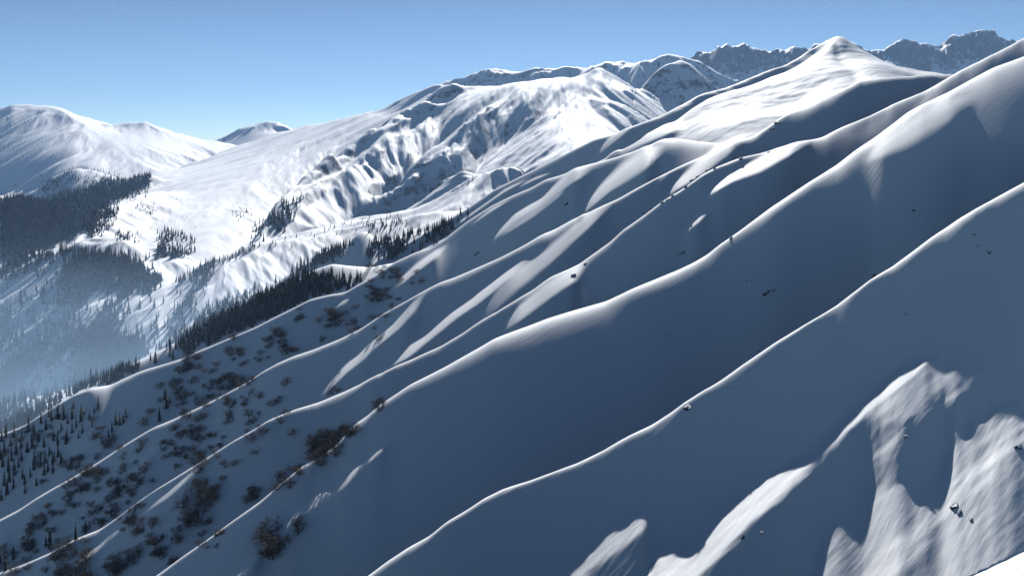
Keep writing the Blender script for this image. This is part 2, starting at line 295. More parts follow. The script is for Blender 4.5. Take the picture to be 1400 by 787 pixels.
def eroded(j0, cell, octs, gain, k_slope, seed, smooth=9):
    x = np.ascontiguousarray(X[:, j0:]); y = np.ascontiguousarray(np.broadcast_to(Y[:, j0:], x.shape)); z = H[:, j0:].copy()
    for ax_, n in ((0, smooth*3), (1, smooth)):
        kr = np.hanning(2*n+1).astype(np.float32); kr /= kr.sum()
        pad = [(0, 0), (0, 0)]; pad[ax_] = (n, n); zp = np.pad(z, pad, mode='edge'); out = np.zeros_like(z)
        for q in range(2*n+1):
            out += kr[q]*(zp[q:q+z.shape[0]] if ax_ == 0 else zp[:, q:q+z.shape[1]])
        z = out
    zu = np.gradient(z, axis=0)/DU; zx = zu*FX/y; zY = np.gradient(z, axis=1)/np.gradient(YS[j0:])[None, :].astype(np.float32); zy = zY-zx*x/y
    sl_ = np.sqrt(zx*zx+zy*zy)+1e-4; g = np.minimum(sl_*k_slope, 1.25)/sl_
    ddx = (-zy*g).astype(np.float32); ddy = (zx*g).astype(np.float32)
    h = np.zeros_like(z); hx = np.zeros_like(z); hy = np.zeros_like(z); a = 1.; f = 1.
    for o in range(octs):
        e, ex, ey = gullies(x/cell*f, y/cell*f, ddx-hy*.55, ddy+hx*.55, seed+o*7)
        h += a*e; hx += a*ex; hy += a*ey; a *= gain; f *= 2.
    return h
def relief():
    global H
    near = sstep(2000, 900, Y)
    # far mountains: spurs and gullies that run down the slopes
    J = int(np.searchsorted(YS, 2200)); x = X[:, J:]; y = Y[:, J:]; z = H[:, J:]
    far = sstep(2300, 3300, y)*np.ones_like(x)
    left = sstep(-1500, -2300, x)*sstep(4800, 5600, y)
    right = sstep(-1150, -850, x+.12*(y-4000))*sstep(6900, 6000, y)
    back = sstep(6700, 7100, y)*(1-left)
    top = sstep(200, 420, z)*sstep(4600, 5200, y)
    big = eroded(J, 620., 6, .5, 3.2, 301, 12)
    facet = eroded(J, 760., 6, .43, 3.0, 377, 14)
    small = eroded(J, 210., 4, .5, 3.2, 333)
    patch = np.clip(.75+.9*perlin(x/800+7, y/1000, 115), .25, 1.3)
    crag = fbm(x/150, y/210, 351, 5, .55, True)
    add = right*(1-.6*top)*(facet*84*patch+4*small+4*crag*np.clip(.3+1.5*perlin(x/600, y/700, 352), 0, 1.2))
    add += (1-right)*(1-left)*(1-back)*(8+7*perlin(x/500, y/600, 140))*small
    add += left*(30*big*np.clip(.45+1.4*perlin(x/1100+3, y/1300, 116)+.5*sstep(-4200, -4700, x), .12, 1.2)+30*perlin(x/1300, y/1500, 117))
    add += sstep(7900, 8100, y)*sstep(-1500, -2000, x)*30*big
    add += back*45*big
    rk = sstep(8700, 9300, y)
    add += rk*(26*small+40*(fbm(x/330, y/600, 121, 5, .55, True)-.4))
    H[:, J:] += far*(add+16*perlin(x/1300, y/1500, 118)*(1-left))
    mid = sstep(1600, 1850, Y)*sstep(3300, 2300, Y)
    J2 = int(np.searchsorted(YS, 1500)); H[:, J2:] += mid[:, J2:]*10*eroded(J2, 170., 5, .5, 2.6, 391)
    H += mid*(5*fbm(X/260, Y/300, 131, 3)+1.6*fbm((X+.5*Y)/70, (Y-.5*X)/200, 132, 3, .5, True))
    pk = sstep(1120, 1300, Y)*sstep(1650, 1620, Y)*sstep(230, 330, X)
    H += pk*(9*perlin((X+.3*Y)/190+.3, Y/130, 203)+3.5*fbm(X/90, Y/45, 204, 4))
    # near snow: broad undulation, wind ripples and scoured streaks
    fall = X*.81+Y*.59; across = -X*.59+Y*.81
    H += near*((.9-.6*sstep(620, 450, Y))*fbm(fall/170, across/80, 151, 3)+.02*fbm(fall/16, across/5, 171, 3))*sstep(30, 140, Y)
    wind = sstep(275, 240, Y)*sstep(60, 140, Y)*sstep(-60, 0, X)
    wf = fall+6*perlin(fall/40, across/12, 181); wa = across+2*perlin(fall/30, across/14, 182)
    H += wind*(.12*fbm(wf/48, wa/3.4, 183, 4, .6)+.05*np.maximum(0, fbm(wf/14, wa/3, 184, 3, .5, True)-.25))
relief()
print('relief', time.time()-T0)

# ------------------------------------------------------------------ materials
def mat(name):
    m = bpy.data.materials.new(name); m.use_nodes = True
    return m, m.node_tree.nodes, m.node_tree.links, m.node_tree.nodes['Principled BSDF']
def snow_material():
    m, n, l, b = mat('snow')
    b.inputs['Roughness'].default_value = .65; b.inputs['Specular IOR Level'].default_value = .12
    tc = n.new('ShaderNodeTexCoord')
    mp = n.new('ShaderNodeMapping'); mp.inputs['Rotation'].default_value = (0, 0, math.radians(-36))
    l.new(tc.outputs['Object'], mp.inputs['Vector'])
    sc_ = n.new('ShaderNodeVectorMath'); sc_.operation = 'MULTIPLY'; sc_.inputs[1].default_value = (.07, .6, .04); l.new(mp.outputs[0], sc_.inputs[0])
    n1 = n.new('ShaderNodeTexNoise'); n1.inputs['Scale'].default_value = 1; n1.inputs['Detail'].default_value = 11; n1.inputs['Roughness'].default_value = .7
    l.new(sc_.outputs[0], n1.inputs['Vector'])
    bp = n.new('ShaderNodeBump'); bp.inputs['Strength'].default_value = .26; bp.inputs['Distance'].default_value = .5
    l.new(n1.outputs[0], bp.inputs['Height']); l.new(bp.outputs[0], b.inputs['Normal'])
    # wind-blown bare ground and rock, where the mesh carries it
    at = n.new('ShaderNodeAttribute'); at.attribute_name = 'rock'
    n2 = n.new('ShaderNodeTexNoise'); n2.inputs['Scale'].default_value = .012; n2.inputs['Detail'].default_value = 8; n2.inputs['Roughness'].default_value = .65
    l.new(tc.outputs['Object'], n2.inputs['Vector'])
    ad = n.new('ShaderNodeMath'); ad.operation = 'ADD'; l.new(at.outputs['Fac'], ad.inputs[0]); l.new(n2.outputs[0], ad.inputs[1])
    rm = n.new('ShaderNodeMapRange'); rm.inputs['From Min'].default_value = .95; rm.inputs['From Max'].default_value = 1.05; l.new(ad.outputs[0], rm.inputs['Value'])
    mx = n.new('ShaderNodeMix'); mx.data_type = 'RGBA'; mx.inputs['A'].default_value = (.82, .84, .87, 1); mx.inputs['B'].default_value = (.10, .095, .09, 1)
    l.new(rm.outputs[0], mx.inputs['Factor']); l.new(mx.outputs['Result'], b.inputs['Base Color'])
    return m
SNOW = snow_material()

# ------------------------------------------------------------------ terrain meshes
def slope_map():
    zx = np.gradient(H, axis=0)/DU*FX/Y; zY = np.gradient(H, axis=1)/np.gradient(YS)[None, :].astype(np.float32)
    zy = zY-zx*X/Y
    return np.sqrt(zx*zx+zy*zy)
SLOPE = slope_map()
ROCK = (.02+.66*sstep(.5, .9, SLOPE)*sstep(8600, 9300, Y)+.44*sstep(.6, 1.0, SLOPE)*sstep(2800, 3300, Y)*sstep(8700, 8600, Y))
def grid_mesh(name, label_kind, j0, j1):
    n = j1-j0
    co = np.empty((NU, n, 3), np.float32)
    co[..., 0] = X[:, j0:j1]; co[..., 1] = np.broadcast_to(Y[:, j0:j1], (NU, n)); co[..., 2] = H[:, j0:j1]
    idx = np.arange(NU*n, dtype=np.int32).reshape(NU, n)
    f = np.stack([idx[:-1, :-1], idx[1:, :-1], idx[1:, 1:], idx[:-1, 1:]], -1).reshape(-1, 4)
    me = bpy.data.meshes.new(name)
    me.vertices.add(NU*n); me.vertices.foreach_set('co', co.ravel())
    me.loops.add(f.size); me.loops.foreach_set('vertex_index', f.ravel())
    me.polygons.add(len(f)); me.polygons.foreach_set('loop_start', np.arange(0, f.size, 4, dtype=np.int32))
    me.polygons.foreach_set('use_smooth', np.ones(len(f), bool))
    me.update(calc_edges=True)
    at = me.attributes.new('rock', 'FLOAT', 'POINT'); at.data.foreach_set('value', ROCK[:, j0:j1].astype(np.float32).ravel())
    me.materials.append(SNOW)
    o = bpy.data.objects.new(name, me); col.objects.link(o); o['kind'] = 'structure'
    return o
JS = int(np.searchsorted(YS, 1700))
grid_mesh('mountainside', 'structure', 0, JS+1)
grid_mesh('distant_mountains', 'structure', JS, NY)
print('mesh', time.time()-T0, NU*NY)

# ------------------------------------------------------------------ air
def haze_box():
    lo = float(H[:, 20:].min())-400; hi = float(H.max())+60
    x0, x1, y0, y1 = float(X.min())-300, float(X.max())+300, -150., 12900.
    v = [(x, y, z) for x in (x0, x1) for y in (y0, y1) for z in (lo, hi)]
    f = [(0,1,3,2),(4,6,7,5),(0,4,5,1),(2,3,7,6),(0,2,6,4),(1,5,7,3)]
    me = bpy.data.meshes.new('haze'); me.from_pydata(v, [], f); me.update()
    m = bpy.data.materials.new('haze_air'); m.use_nodes = True; n = m.node_tree.nodes; n.clear()
    pv = n.new('ShaderNodeVolumePrincipled'); ou = n.new('ShaderNodeOutputMaterial')
    pv.inputs['Color'].default_value = (.38, .62, 1.0, 1); pv.inputs['Density'].default_value = HAZE; pv.inputs['Anisotropy'].default_value = .2
    m.node_tree.links.new(pv.outputs[0], ou.inputs['Volume'])
    me.materials.append(m)
    o = bpy.data.objects.new('haze', me); col.objects.link(o); o['kind'] = 'stuff'
HAZE = 2.0e-5
haze_box()
def mist(cx, cy, cz, rx, ry, rz, dens):
    bm = bmesh.new(); bmesh.ops.create_uvsphere(bm, u_segments=48, v_segments=24, radius=1)
    me = bpy.data.meshes.new('valley_mist'); bm.to_mesh(me); bm.free()
    m = bpy.data.materials.new('mist_air'); m.use_nodes = True; n = m.node_tree.nodes; l = m.node_tree.links; n.clear()
    pv = n.new('ShaderNodeVolumePrincipled'); ou = n.new('ShaderNodeOutputMaterial')
    pv.inputs['Color'].default_value = (.5, .73, 1, 1); pv.inputs['Anisotropy'].default_value = .1
    tc = n.new('ShaderNodeTexCoord'); ln = n.new('ShaderNodeVectorMath'); ln.operation = 'LENGTH'; l.new(tc.outputs['Object'], ln.inputs[0])
    mr = n.new('ShaderNodeMapRange'); mr.interpolation_type = 'SMOOTHSTEP'; mr.inputs['From Min'].default_value = 1; mr.inputs['From Max'].default_value = .1; mr.inputs['To Max'].default_value = dens
    l.new(ln.outputs['Value'], mr.inputs['Value'])
    nz = n.new('ShaderNodeTexNoise'); nz.inputs['Scale'].default_value = 3.2; nz.inputs['Detail'].default_value = 3; l.new(tc.outputs['Object'], nz.inputs['Vector'])
    nr = n.new('ShaderNodeMapRange'); nr.inputs['From Min'].default_value = .35; nr.inputs['From Max'].default_value = .65; nr.inputs['To Min'].default_value = .35; nr.inputs['To Max'].default_value = 1.3; l.new(nz.outputs[0], nr.inputs['Value'])
    mu = n.new('ShaderNodeMath'); mu.operation = 'MULTIPLY'; l.new(mr.outputs[0], mu.inputs[0]); l.new(nr.outputs[0], mu.inputs[1]); l.new(mu.outputs[0], pv.inputs['Density'])
    l.new(pv.outputs[0], ou.inputs['Volume']); me.materials.append(m)
    o = bpy.data.objects.new('valley_mist', me); col.objects.link(o); o['kind'] = 'stuff'
    o.location = (cx, cy, cz); o.scale = (rx, ry, rz)
mist(-780, 1450, -570, 1300, 700, 440, 1.05e-3)
# ------------------------------------------------------------------ placing things on the ground
VMIN = np.minimum.accumulate(rows_v(), axis=1)
def spot(u, v):
    c = int(np.clip(round((u-US[0])/DU), 0, NU-1))
    i = int((VMIN[c] > v).sum())
    if i >= NY-1 or i < 2: return None
    return Vector(((u-CU)/FX*float(YS[i]), float(YS[i]), float(H[c, i])))
def plain(name, rgb, rough=.8, var=.35, scale=1.5):
    m, n, l, b = mat(name); b.inputs['Roughness'].default_value = rough; b.inputs['Specular IOR Level'].default_value = .15
    tc = n.new('ShaderNodeTexCoord'); t = n.new('ShaderNodeTexNoise'); t.inputs['Scale'].default_value = scale; t.inputs['Detail'].default_value = 5
    l.new(tc.outputs['Object'], t.inputs['Vector'])
    mx = n.new('ShaderNodeMix'); mx.data_type = 'RGBA'
    mx.inputs['A'].default_value = tuple(c*(1-var) for c in rgb)+(1,); mx.inputs['B'].default_value = tuple(c*(1+var) for c in rgb)+(1,)
    l.new(t.outputs[0], mx.inputs['Factor']); l.new(mx.outputs['Result'], b.inputs['Base Color'])
    return m
M_NEEDLE = plain('needles', (.022, .032, .026)); M_BARK = plain('bark', (.06, .045, .035)); M_TWIG = plain('twigs', (.085, .068, .06)); M_BIRCH = plain('birch_bark', (.16, .13, .11))
M_ROCK = plain('rock', (.05, .047, .045), .85, .5, 2.0); M_CAP = plain('snow_cap', (.8, .82, .86), .65, .02)
def mesh_from(name, verts, faces, m, smooth=False):
    me = bpy.data.meshes.new(name); me.from_pydata([tuple(v) for v in verts], [], faces); me.update(); me.materials.append(m)
    if smooth: me.polygons.foreach_set('use_smooth', [True]*len(me.polygons))
    return me
def tube(V, F, a, b, ra, rb, n=5):
    a = Vector(a); b = Vector(b); d = (b-a).normalized(); p = d.orthogonal().normalized(); q = d.cross(p); k = len(V)
    for c, r in ((a, ra), (b, rb)):
        for i in range(n):
            t = 2*math.pi*i/n; V.append(c+(p*math.cos(t)+q*math.sin(t))*r)
    for i in range(n):
        j = (i+1) % n; F.append((k+i, k+j, k+n+j, k+n+i))
def fir_crown(rng, slim=1.0, tiers=17):
    """height 1 m: whorls of drooping, ragged boughs round a spire"""
    V = []; F = []
    for t in range(tiers):
        f = t/(tiers-1); z = .08+.90*f**.92
        R = slim*(.155*(1-f)**.8+.010)*rng.uniform(.8, 1.15); nb = 9 if f < .7 else 6
        a0 = rng.uniform(0, 6.28)
        for b in range(nb):
            if rng.random() < .1: continue
            a = a0+6.283*b/nb+rng.uniform(-.25, .25); r = R*rng.uniform(.6, 1.2); wdt = r*rng.uniform(.30, .46)
            ca, sa = math.cos(a), math.sin(a); dz = -r*rng.uniform(.25, .6)
            k = len(V)
            V += [Vector((0, 0, z+.018)), Vector((ca*r*.55-sa*wdt, sa*r*.55+ca*wdt, z+dz*.55)), Vector((ca*r, sa*r, z+dz)), Vector((ca*r*.55+sa*wdt, sa*r*.55-ca*wdt, z+dz*.55)), Vector((ca*r*.5, sa*r*.5, z+dz*.5-.03*(1-f)-.008))]
            F += [(k, k+1, k+2), (k, k+2, k+3), (k+4, k+2, k+1), (k+4, k+3, k+2), (k, k+4, k+1), (k, k+3, k+4)]
    k = len(V); V += [Vector((.006, 0, .96)), Vector((-.003, .005, .96)), Vector((-.003, -.005, .96)), Vector((0, 0, 1.02))]; F += [(k, k+1, k+3), (k+1, k+2, k+3), (k+2, k, k+3)]
    return V, F
def fir_trunk():
    V = []; F = []; tube(V, F, (0, 0, -.06), (0, 0, .5), .018, .012, 6); tube(V, F, (0, 0, .5), (0, 0, .97), .012, .003, 6); return V, F
rng = random.Random(11)
FIR = [(mesh_from('fir_crown', *fir_crown(rng, rng.uniform(.75, 1.15), rng.choice((14, 16, 18, 20))), M_NEEDLE), mesh_from('fir_trunk', *fir_trunk(), M_BARK)) for i in range(7)]
def small_fir(rng):
    """the same kind, seen from a kilometre or more"""
    V = []; F = []
    for z0, z1, r in ((.07, .50, .135), (.28, .70, .105), (.48, .88, .075), (.68, 1.03, .045)):
        k = len(V); n = 6; a0 = rng.uniform(0, 6.28)
        for i in range(n):
            a = a0+6.283*i/n; q = r*rng.uniform(.6, 1.25); V.append((q*math.cos(a), q*math.sin(a), z0-rng.uniform(0, .06)))
        V.append((rng.uniform(-.01, .01), rng.uniform(-.01, .01), z1)); V.append((0, 0, z0+.07))
        for i in range(n):
            j = (i+1) % n; F.append((k+i, k+j, k+n)); F.append((k+j, k+i, k+n+1))
    k = len(V)
    for i in range(4):
        a = 6.283*i/4; V += [(.014*math.cos(a), .014*math.sin(a), -.08)]
    for i in range(4):
        a = 6.283*i/4; V += [(.012*math.cos(a), .012*math.sin(a), .2)]
    # keep every face a triangle
    for i in range(4):
        j = (i+1) % 4; F += [(k+i, k+j, k+4+j), (k+i, k+4+j, k+4+i)]
    return np.array(V, np.float32), np.array(F, np.int32)
SMALL = [small_fir(rng) for i in range(8)]
SMALL_ME = [mesh_from('conifer', V.tolist(), F.tolist(), M_NEEDLE) for V, F in SMALL]
def inside(poly, u, v):
    c = False; j = len(poly)-1
    for i in range(len(poly)):
        (x1, y1), (x2, y2) = poly[i], poly[j]
        if (y1 > v) != (y2 > v) and u < (x2-x1)*(v-y1)/(y2-y1)+x1: c = not c
        j = i
    return c
def rect(a, b, c, d): return [(a, c), (b, c), (b, d), (a, d)]
# (stand, outline seen in the photograph, how many, height range, ground distance range, clump)
STANDS = [
 ('far_dark', [(0,275),(23,270),(61,279),(84,268),(114,260),(152,250),(187,243),(207,237),(204,256),(160,275),(133,289),(118,313),(90,330),(50,343),(20,352),(0,360)], 7000, (18, 34), (3000, 5200), 0),
 ('far_spill', [(118,318),(128,300),(140,288),(160,284),(163,292),(150,305),(140,318),(122,326)], 260, (18, 28), (2300, 4200), .05),
 ('far_hill', [(50,262),(58,250),(92,231),(130,233),(165,244),(168,252),(130,246),(95,250),(70,268)], 300, (16, 24), (4000, 6000), .25),
 ('valley', [(28,354),(60,348),(92,342),(150,350),(205,360),(222,385),(205,408),(185,420),(178,450),(200,480),(205,500),(120,522),(60,545),(0,575),(0,372)], 2900, (18, 32), (1500, 2700), .55),
 ('valley', [(0,430),(60,440),(150,470),(205,495),(150,520),(60,545),(0,575)], 800, (18, 30), (1400, 2500), .4),
 ('runout', [(185,420),(230,395),(262,375),(300,360),(250,440),(215,478),(190,470)], 170, (17, 26), (1600, 2600), .4),
 ('flank', [(200,505),(215,482),(245,457),(300,418),(338,403),(376,386),(414,360),(450,341),(478,334),(470,352),(440,360),(416,372),(418,380),(450,385),(505,383),(512,376),(470,402),(420,412),(370,436),(300,466),(230,498)], 1250, (14, 23), (1000, 2100), .3),
 ('flank_high', [(515,334),(560,320),(610,303),(655,281),(645,297),(612,320),(575,338),(530,352),(508,358),(500,350)], 300, (14, 22), (1050, 2200), .3),
 ('flank_low', [(-10,545),(40,535),(70,545),(40,575),(0,598),(-10,600)], 260, (14, 22), (850, 2200), .05),
 ('flank_low', [(0,548),(60,538),(120,518),(200,500),(238,494),(172,516),(122,530),(66,560),(0,600)], 480, (13, 20), (900, 2000), .2),
 ('knoll', [(214,352),(214,322),(225,314),(262,330),(268,348),(245,356)], 150, (22, 32), (1800, 4000), .15),
 ('bowl', [(342,332),(350,315),(385,282),(415,262),(412,285),(392,310),(365,330)], 150, (22, 32), (1900, 4200), .15),
 ('bowl_line', [(310,300),(345,282),(348,288),(318,303)], 22, (14, 20), (1900, 4800), 0),
 ('spur_foot', [(157,333),(160,318),(186,320),(192,334)], 36, (15, 21), (1800, 3600), .1),
 ('spur_top', [(178,285),(190,272),(214,288),(208,296)], 30, (12, 18), (2500, 4800), .2),
 ('spur_dots', [(170,270),(240,262),(270,330),(200,330)], 40, (8, 14), (2300, 4800), 0),
 ('spur_line', [(262,374),(300,350),(345,333),(350,340),(305,360),(270,380)], 75, (13, 20), (1900, 2700), .1),
 ('long_line', [(345,338),(440,316),(520,300),(522,306),(440,325),(350,348)], 40, (12, 17), (1900, 3200), .1),
 ('inner_clump', [(500,318),(520,304),(560,296),(552,308),(520,322)], 60, (13, 18), (1600, 3200), .1),
]
rng = random.Random(5); firs = []
for name, poly, cnt, hr, yr, clump in STANDS:
    u0, u1 = min(p[0] for p in poly), max(p[0] for p in poly); v0, v1 = min(p[1] for p in poly), max(p[1] for p in poly)
    got = tries = 0
    while got < cnt and tries < cnt*14:
        tries += 1
        u = rng.uniform(u0, u1); v = rng.uniform(v0, v1)
        if not inside(poly, u+rng.gauss(0, 5), v+rng.gauss(0, 3.5)): continue
        p = spot(u, v)
        if p is None or not yr[0] < p.y < yr[1]: continue
        if clump:
            q = float(perlin(np.float32([p.x/150+3]), np.float32([p.y/230]), 77)[0]+.5*perlin(np.float32([p.x/50]), np.float32([p.y/80]), 78)[0])
            if rng.random() > min(1, max(.04, .75-clump+q*(.6+2*clump))): continue
        h = rng.uniform(*hr)*(rng.uniform(.55, 1) if rng.random() < .35 else 1)
        firs.append((h*FX/p.y, name, p, h)); got += 1
# conifers one by one on the nearest spur
NEAR_FIR = [(20,600,17),(8,600,15),(40,590,17),(47,596,13),(62,588,13),(70,575,16),(80,574,17),(87,574,17),(93,580,12),(66,572,13),(57,580,14),(100,560,9),(119,532,6),(30,604,12),(14,610,13),(52,605,12),(72,603,12),(110,577,16),(112,569,13),(99,575,15),(92,602,14),(99,592,13),(113,592,11),(134,560,14),(154,592,12),(158,582,14),(163,582,14),(168,578,11),(172,572,11),(149,600,10),(217,577,14),(227,560,18),(226,546,12),(232,553,9),(80,625,15),(78,610,13),(90,609,13),(84,634,13),(61,612,12),(47,644,14),(46,630,12),(60,650,15),(66,645,14),(56,640,13),(72,648,12),(62,634,13),(35,675,14),(34,662,11),(20,650,16),(12,645,17),(4,640,17),(6,665,16),(0,628,15),(16,632,15),(10,676,15),(2,685,14),(22,622,14),(30,630,12),(38,620,13),(28,613,13),(5,618,14),(45,613,11),(68,622,10),(74,632,11),(12,660,14),(18,670,13),(26,640,12),(41,652,11),(50,665,10),(30,655,11),(103,738,17),(68,752,20),(62,747,12),(117,729,12),(18,765,15),(0,770,16),(8,780,13),(72,636,12),(98,636,9),(44,606,11),(2,606,13),(103,585,12),(107,600,10),(128,566,8),(122,575,9),(125,585,8),(84,590,11)]
for u, v, px in NEAR_FIR:
    p = spot(u+rng.uniform(-1, 1), v)
    if p is None: continue
    firs.append((px*1.15+100, 'near', p, min(26, px*1.5*p.y/FX)))
firs.sort(key=lambda t: -t[0])
LAB = {
 'near': ('dark spire-shaped conifer scattered on the shaded snow at the left edge of the near slope', 'conifers on the near spur'),
 'flank': ('dark conifer in the forest band just behind the snowy near ridge', 'conifers in the forest band behind the near ridge'),
 'flank_high': ('dark conifer on the wooded slope above the round snow clearing', 'conifers above the snow clearing'),
 'flank_low': ('hazy conifer at the foot of the forest behind the lowest ridge end', 'conifers at the foot of the forest band'),
 'valley': ('tall grey-blue conifer in the misty valley forest', 'conifers in the misty valley'),
 'inner_clump': ('conifer in the small clump beside the round snow knoll', 'conifers beside the snow knoll'),
 'knoll': ('conifer in the dense clump on the sunlit valley snow', 'conifers in the sunlit clump'),
 'spur_line': ('conifer in the row along the crest of the sunlit valley spur', 'conifers along the valley spur'),
 'runout': ('lone conifer on the bright snow run at the valley bottom', 'conifers on the valley run'),
 'long_line': ('conifer standing apart on the long pale ridge under the big mountain', 'conifers on the long pale ridge'),
 'bowl': ('conifer in the slanting stand at the edge of the snow bowl', 'conifers at the snow bowl'),
}
def fir_thing(p, h, name, k, big):
    lab, grp = LAB.get(name, ('distant dark conifer on the far snow slope', 'distant conifers'))
    a = rng.uniform(0, 6.28)
    if big:
        o = bpy.data.objects.new('conifer', None); parts = FIR[k % len(FIR)]
        for nm, me in (('crown', parts[0]), ('trunk', parts[1])):
            c = bpy.data.objects.new(nm, me); col.objects.link(c); c.parent = o
        o.empty_display_size = .2
    else: o = bpy.data.objects.new('conifer', SMALL_ME[k % len(SMALL_ME)])
    col.objects.link(o); o.location = p; o.rotation_euler = (0, 0, a); wd = rng.uniform(.85, 1.2); o.scale = (h*wd, h*wd, h)
    o['label'] = lab; o['category'] = 'tree'; o['group'] = grp
single = firs[:300]; rest = firs[300:]
for k, (px, name, p, h) in enumerate(single): fir_thing(p, h, name, k, name == 'near')
def forest(items):
    VV = []; FF = []; n = 0
    for k, (px, name, p, h) in enumerate(items):
        V, F = SMALL[k % len(SMALL)]; a = rng.uniform(0, 6.28); c, s_ = math.cos(a), math.sin(a); wd = h*rng.uniform(.85, 1.25)
        W = np.empty_like(V); W[:, 0] = (V[:, 0]*c-V[:, 1]*s_)*wd+p.x; W[:, 1] = (V[:, 0]*s_+V[:, 1]*c)*wd+p.y; W[:, 2] = V[:, 2]*h+p.z
        VV.append(W); FF.append(F+n); n += len(V)
    VV = np.concatenate(VV); FF = np.concatenate(FF)
    me = bpy.data.meshes.new('forest'); me.vertices.add(len(VV)); me.vertices.foreach_set('co', VV.ravel())
    me.loops.add(FF.size); me.loops.foreach_set('vertex_index', FF.ravel()); me.polygons.add(len(FF)); me.polygons.foreach_set('loop_start', np.arange(0, FF.size, 3, dtype=np.int32))
    me.update(calc_edges=True); me.materials.append(M_NEEDLE)
    o = bpy.data.objects.new('forest', me); col.objects.link(o); o['kind'] = 'stuff'
forest(rest)
print('firs', len(single), len(rest), time.time()-T0)

# ------------------------------------------------------------------ bare birches
def birch(rng, stems=3):
    TV = []; TF = []; V = []; F = []
    def blade(a, b, w):
        d = (b-a); q = Vector((rng.uniform(-1, 1), rng.uniform(-1, 1), rng.uniform(-1, 1))).cross(d)
        if q.length < 1e-6: return
        q = q.normalized()*w; r = q.cross(d).normalized()*w; k = len(V)
        V.extend((a+q, a-q*.5+r*.8, a-q*.5-r*.8, b)); F.extend(((k, k+1, k+3), (k+1, k+2, k+3), (k+2, k, k+3)))
    def grow(p, d, L, r, depth):
        q = p+d*L
        if depth <= 1: tube(TV, TF, p, q, r, r*.65, 5)
        else: blade(p, q, r)
        if depth >= 5: return
        for i in range(3 if depth < 4 else 4):
            e = (d*.8+Vector((rng.uniform(-1, 1), rng.uniform(-1, 1), rng.uniform(-.6, .7)))).normalized()
            grow(p+(q-p)*rng.uniform(.45, 1), e, L*rng.uniform(.6, .82), max(r*.6, .0028), depth+1)
    for s_ in range(stems):
        a = s_*6.28/stems+rng.uniform(0, 1.2); t = rng.uniform(.2, .75)
        grow(Vector((.03*math.cos(a), .03*math.sin(a), -.06)), Vector((t*math.cos(a), t*math.sin(a), .9)).normalized(), rng.uniform(.22, .30), .016, 0)
    zt = max(max(v.z for v in V), .62*(max(v.x for v in V)-min(v.x for v in V)), .62*(max(v.y for v in V)-min(v.y for v in V))); f = 1/zt
    return [v*f for v in V], F, [v*f for v in TV], TF
rng = random.Random(23); BIRCH = []
for i in range(6):
    V, F, TV, TF = birch(rng, (3, 4, 5, 3, 4, 5)[i]); BIRCH.append((mesh_from('birch_twigs', V, F, M_TWIG), mesh_from('birch_trunk', TV, TF, M_BIRCH)))
def birch_thing(p, h, lab, grp, k):
    o = bpy.data.objects.new('birch', None); col.objects.link(o); o.empty_display_size = .2
    for nm, me in (('crown', BIRCH[k % 6][0]), ('trunk', BIRCH[k % 6][1])):
        c = bpy.data.objects.new(nm, me); col.objects.link(c); c.parent = o
    o.location = p; wd = rng.uniform(.85, 1.05); o.scale = (h*wd, h*wd, h); o.rotation_euler = (rng.uniform(-.1, .1), rng.uniform(-.12, .02), rng.uniform(0, 6.28))
    o['label'] = lab; o['category'] = 'tree'; o['group'] = grp
GROVES = {
 'rim': ('bare brown birch scrub in the gully below the snow clearing', 'birches under the snow clearing', [(492,533,378,425,15,9),(520,557,362,391,11,8),(439,471,425,445,8,10),(466,490,436,448,3,8),(403,420,426,438,3,9),(432,444,461,468,2,7)]),
 'second': ('bare birch on the shaded face beneath the outermost snow ridge', 'birches under the outermost ridge', [(368,393,455,478,7,11),(355,368,470,490,3,8),(394,418,474,483,3,8),(310,341,470,488,5,9),(307,341,511,532,7,10),(330,343,492,500,2,8),(309,340,514,527,5,9),(281,309,520,546,6,10),(240,275,485,506,8,10),(226,261,518,557,10,12),(298,330,540,552,3,8)]),
 'left': ('bare birch among the conifers at the lower left snow spur', 'birches among the near conifers', [(88,129,622,652,8,11),(139,173,603,618,4,10),(58,90,575,600,4,9),(110,135,640,655,3,9),(125,140,575,600,3,9),(20,60,595,640,5,10)]),
 'third': ('dense brown birch scrub in the gully between the second and third ridges', 'birches between the second and third ridges', [(300,382,548,604,16,12),(247,305,592,649,16,12),(210,258,582,618,9,12),(170,203,632,656,6,11),(136,183,655,683,9,12),(81,132,662,692,9,11),(58,85,688,703,3,10),(37,68,710,740,6,12),(115,183,697,723,11,12),(0,60,745,787,10,12),(447,468,526,542,3,7)]),
 'fourth': ('bare birch below the long sunlit ridge at the lower left', 'birches below the long ridge', [(78,125,745,792,11,17),(192,226,728,754,6,17),(252,280,668,723,7,20),(280,293,664,676,2,16),(238,250,724,736,2,14),(232,247,762,771,2,12),(276,308,724,744,4,8),(143,175,765,792,5,16),(337,349,676,686,2,14)]),
 'crest': ('bare brown birch along the crest of the broad sunlit rib', 'birches along the broad rib', [(423,440,605,630,7,15),(440,460,592,612,6,16),(460,483,580,595,5,14),(395,411,637,647,3,13),(373,391,652,666,4,12),(338,354,672,684,3,11),(508,525,548,558,3,10)]),
 'stand': ('large twisted bare birch at the end of the short snow streak', 'birches at the snow streak', [(356,382,735,757,4,27),(396,410,718,726,2,17)]),
}
SCRUB = []
